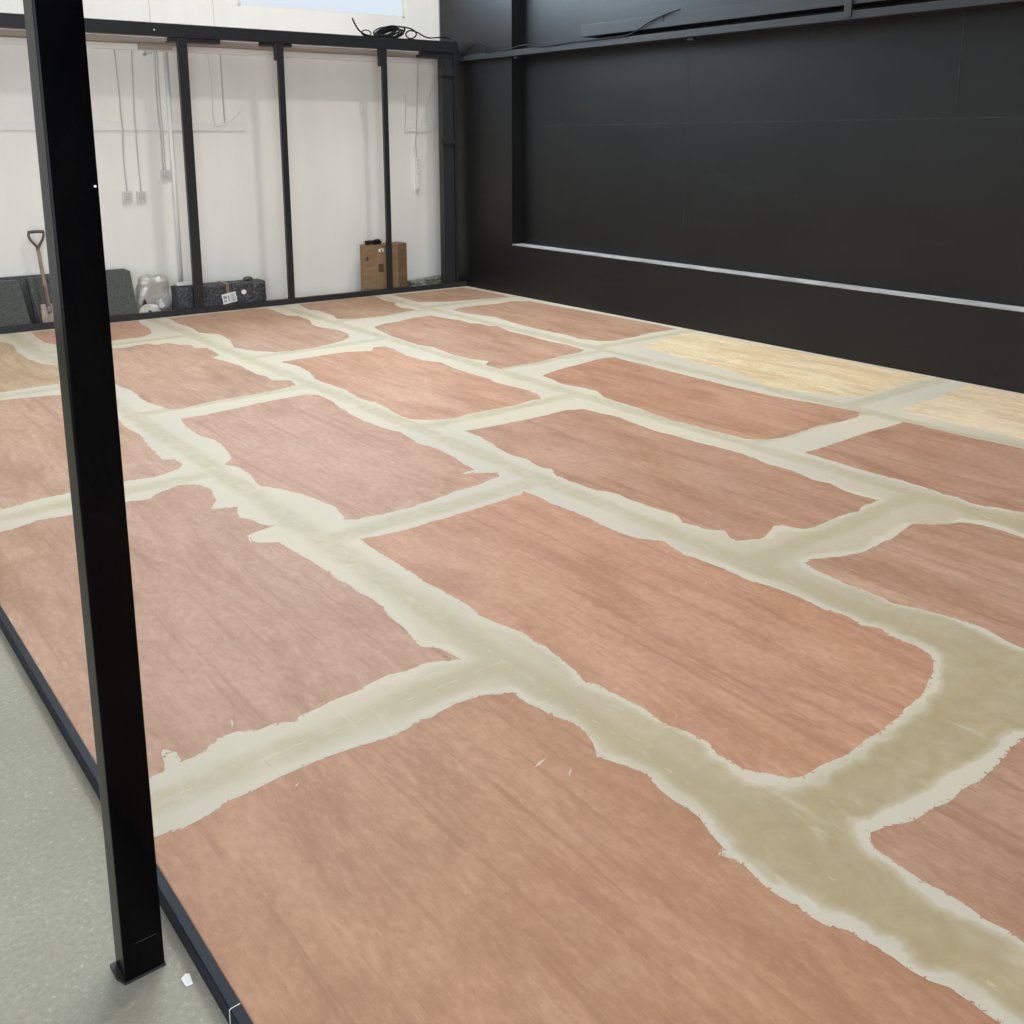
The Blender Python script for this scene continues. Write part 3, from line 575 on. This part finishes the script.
tb = thing('grey_tube_offcut', 'grey offcut resting on the right end of the speckled pack', 'offcut', -2.50, .235, FZ+.292)
m = blob(.055, .04, .020, .75, .8, 3); m.build('offcut_body', M_felt, tb, True)
wb = thing('pale_lid', 'pale lid lying on the left end of the speckled pack', 'lid', -3.15, .22, FZ+.306)
MB().box(-.09, .06, -.07, .07, 0, .022, .004).build('lid_plate', M_felttan, wb)

# cardboard carton and its load: one edge turned to the deck
ct = thing('cardboard_carton', 'upright brown cardboard carton behind the third stud', 'carton', -.965, .215, FZ, rz=math.radians(2))
CW0, CW1 = -.285, .30; CH = .565
MB().prism([(CW0, -.03), (.13, -.115), (CW1, -.02), (CW1-.02, .13), (CW0+.08, .13)], 0, CH).build('carton_body', M_card, ct)
def cface(m, u0, u1, z0, z1, face=0, off=.0015):
    (ax, ay), (bx, by) = ((CW0, -.03), (.13, -.115)) if face == 0 else ((.13, -.115), (CW1, -.02))
    L = math.hypot(bx-ax, by-ay); nx, ny = (by-ay)/L, -(bx-ax)/L
    A = (ax+(bx-ax)*u0, ay+(by-ay)*u0); B = (ax+(bx-ax)*u1, ay+(by-ay)*u1)
    m.prism([A, B, (B[0]+nx*off, B[1]+ny*off), (A[0]+nx*off, A[1]+ny*off)], z0, z1); return m
cface(MB(), .42, .66, .0, .48, 0, .0006).build('tape_strip', M_tape, ct)
for a_ in ((.46, .60, .27, .36, 0), (.135, .20, .40, .445, 0)): cface(MB(), *a_, .0016).build('printed_mark', M_ink, ct)
for a_ in ((.05, .42, .462, .466, 0), (.16, .30, .495, .515, 0), (.25, .75, .48, .50, 1), (.3, .4, .30, .40, 1), (.02, .5, .435, .438, 0)): cface(MB(), *a_).build('faded_print', M_ink2, ct)
for a_ in ((.48, .53, .49, .525), (.54, .61, .518, .527), (.58, .61, .49, .517)): cface(MB(), *a_, 0, .002).build('white_sticker', M_paper, ct)
gv = thing('coiled_black_strap', 'small black coiled strap lying on top of the carton', 'strap', -1.07, .225, FZ+CH)
pts = []
for k in range(44):
    a_ = k/43*2*PI*3.2; pts.append((math.cos(a_)*(.085+.012*math.sin(k*1.7)), math.sin(a_)*.042, .010+.034*k/43+.006*math.sin(k*2.3)))
MB().tube(pts, .009, 8, 3).build('strap_coil', M_rubber, gv, True)
lo = thing('low_mottled_board', 'low mottled green board lying at the foot of the corner post', 'board', -.38, .26, FZ)
m = MB(); m.prism([(-.235, 0), (.24, 0), (.24, .145), (.05, .140), (-.235, .118)], -.06, .06, lambda a, b, c: (a, c, b)); m.build('board_body', M_mixed, lo)
MB().box(-.215, -.0, -.064, -.06, .045, .075, .001).build('white_patch', M_paper, lo)

# ------------------------------------------------------------------ cable heap on the rail
cc = thing('cable_coil', 'heap of black cable lying on the top rail near the corner', 'cable', -.90, .05, 2.692)
random.seed(4)
pts = [(-.42, 0, .175), (-.40, 0, .13), (-.35, 0, .06), (-.28, .0, .02), (-.20, 0, .008), (-.12, .01, .012)]
MB().tube(pts, .009, 8, 6).build('cable_tail', M_rubber, cc, True)
m = MB(); L = 11
for j in range(L):
    cx = -.02+random.uniform(-.05, .06); cz = .055+random.uniform(-.02, .025); rx = random.uniform(.10, .17); rz_ = random.uniform(.025, .055); tl = random.uniform(.15, .32); cy = random.uniform(-.03, .04)
    P_ = []
    for k in range(17):
        a_ = 2*PI*k/16; x = math.cos(a_)*rx; z = math.sin(a_)*rz_
        P_.append((cx+x, cy+math.sin(a_)*.02, max(.008, cz+z+tl*x)))
    m.tube(P_, .0075, 7, 3)
m.build('coil_loops', M_rubber, cc, True)
P_ = [(-.26+.055*math.cos(a_), .01, .036+.028*math.sin(a_)) for a_ in [2*PI*k/14 for k in range(15)]]
MB().tube(P_, .006, 7, 3).build('small_loop', M_rubber, cc, True)
P_ = [(.02, .01, .112), (.10, .01, .122), (.22, .01, .118), (.30, .01, .098), (.335, .01, .06), (.30, .01, .018), (.24, .01, .012), (.205, .01, .045), (.24, .015, .085), (.30, .02, .09), (.36, .02, .075), (.44, .02, .04), (.52, .02, .03), (.66, .02, .045), (.75, .0, .035)]
MB().tube(P_, .0075, 7, 5).build('end_loop', M_rubber, cc, True)
# ------------------------------------------------------------------ steel rails on the black wall
b1 = bpy.data.objects.new('wall_rail', None); C.objects.link(b1); b1.location = (XR, 3, 2.49); tag(b1, 'long black steel rail crossing the whole black wall', 'rail')
m = MB(); m.box(-.055, -.0, -7, 6.18, -.003, .055, .003); m.build('rail_bar', M_steel2, b1)
m = MB(); m.box(0.0, RC, -7, 5.31, .0, .05); m.build('rail_flange', M_steel2, b1)
for y in (2.86, 5.22):
    m = MB(); m.box(-.03, .02, y-.03, y+.03, -.03, -.003, .002); m.build('rail_clip', M_blkply, b1)
b2 = bpy.data.objects.new('wall_channel', None); C.objects.link(b2); b2.location = (XR, 3, 2.59); tag(b2, 'shorter black steel channel above the long rail on the black wall', 'channel')
m = MB(); m.box(-.05, RC, -7, 4.20, 0, .105, .003); m.build('channel_bar', M_steel2, b2)
MB().box(-.054, -.049, 3.15, 3.16, .05, .10).build('channel_seam', M_blkply, b2)
b3 = MB().box(XR-.062, XR-.048, 4.31, 4.37, 2.50, 2.72, .002).build('rail_bracket', M_steel2); tag(b3, 'short vertical bracket joining the long rail and the channel', 'bracket')
XW = XR-.062
def wire(pts, label, r=.006):
    return tag(MB().tube(pts, r, 7, 6).build('wall_wire', M_rubber, smooth=True), label, 'wire')
wire([(XR-.10, 9.18, 2.60), (XW, 9.05, 2.57), (XW, 8.93, 2.63), (XW, 8.80, 2.655), (XW, 8.70, 2.62), (XW, 8.665, 2.555)], 'black wire looping from the corner post to the long rail')
wire([(XW, 8.665, 2.55), (XW, 8.48, 2.56), (XW, 8.31, 2.552), (XW, 8.1, 2.575), (XW, 7.95, 2.575), (XW, 7.75, 2.545), (XW, 7.3, 2.552), (XW, 6.82, 2.55), (XW, 6.55, 2.56), (XW, 6.42, 2.60), (XW, 6.30, 2.645), (XW, 6.12, 2.69), (XW, 5.95, 2.715)], 'black wire running along the long rail and up over the channel')
# scrap of paper on the concrete
sc_ = MB(); sc_.prism([(-.012, -.022), (.010, -.024), (.016, .018), (.004, .026), (-.014, .016)], .001, .004)
o = sc_.build('paper_scrap', M_paper); o.location = (.537, 1.769, FZ); o.scale = (.62, .62, 1); tag(o, 'small white paper scrap on the concrete beside the post', 'paper')

# ------------------------------------------------------------------ light
SC.world = bpy.data.worlds.new('world'); SC.world.use_nodes = True
SC.world.node_tree.nodes['Background'].inputs[0].default_value = (.8, .9, 1, 1); SC.world.node_tree.nodes['Background'].inputs[1].default_value = .3
LP = (140, 260, 100, 170, 980)
def area(name, loc, sx, sy, power, col, rot=(0, 0, 0)):
    l = bpy.data.lights.new(name, 'AREA'); l.shape = 'RECTANGLE'; l.size = sx; l.size_y = sy; l.energy = power; l.color = col
    o = bpy.data.objects.new(name, l); C.objects.link(o); o.location = loc; o.rotation_euler = rot; return o
area('roof_fill', (2.2, 3.2, HC-.03), 2.4, 8, LP[0], (1, .95, .87))  # added soft overhead fill, placed to even the light across the deck
area('roof_fill', (4.4, 7.4, HC-.03), 1.2, 3.4, LP[1], (.95, .955, .97))  # added overhead fill that brightens the upper walls near the back
area('side_fill', (-5.95, 1.5, 2.2), 4.2, 7, LP[2], (.86, .94, 1.0), (0, -PI/2, 0))  # added fill from the left; the wall there has no door
area('front_fill', (-2.6, -5.95, 2.3), 6.0, 4.5, LP[4], (.84, .905, 1.0), (PI/2, 0, 0))  # added frontal fill lifting the shadow band on the back wall, no door built
area('high_bay_lamp', (5.2, 4.3, HC-.3), .4, .4, LP[3], (1, .97, .92))
SC.view_settings.view_transform = 'Standard'; SC.view_settings.look = 'None'; SC.view_settings.gamma = 1; SC.view_settings.exposure = -0.06
SC.view_settings.use_curve_mapping = False
SC.cycles.use_denoising = True
SC.cycles.max_bounces = 8; SC.cycles.diffuse_bounces = 5; SC.cycles.transparent_max_bounces = 16
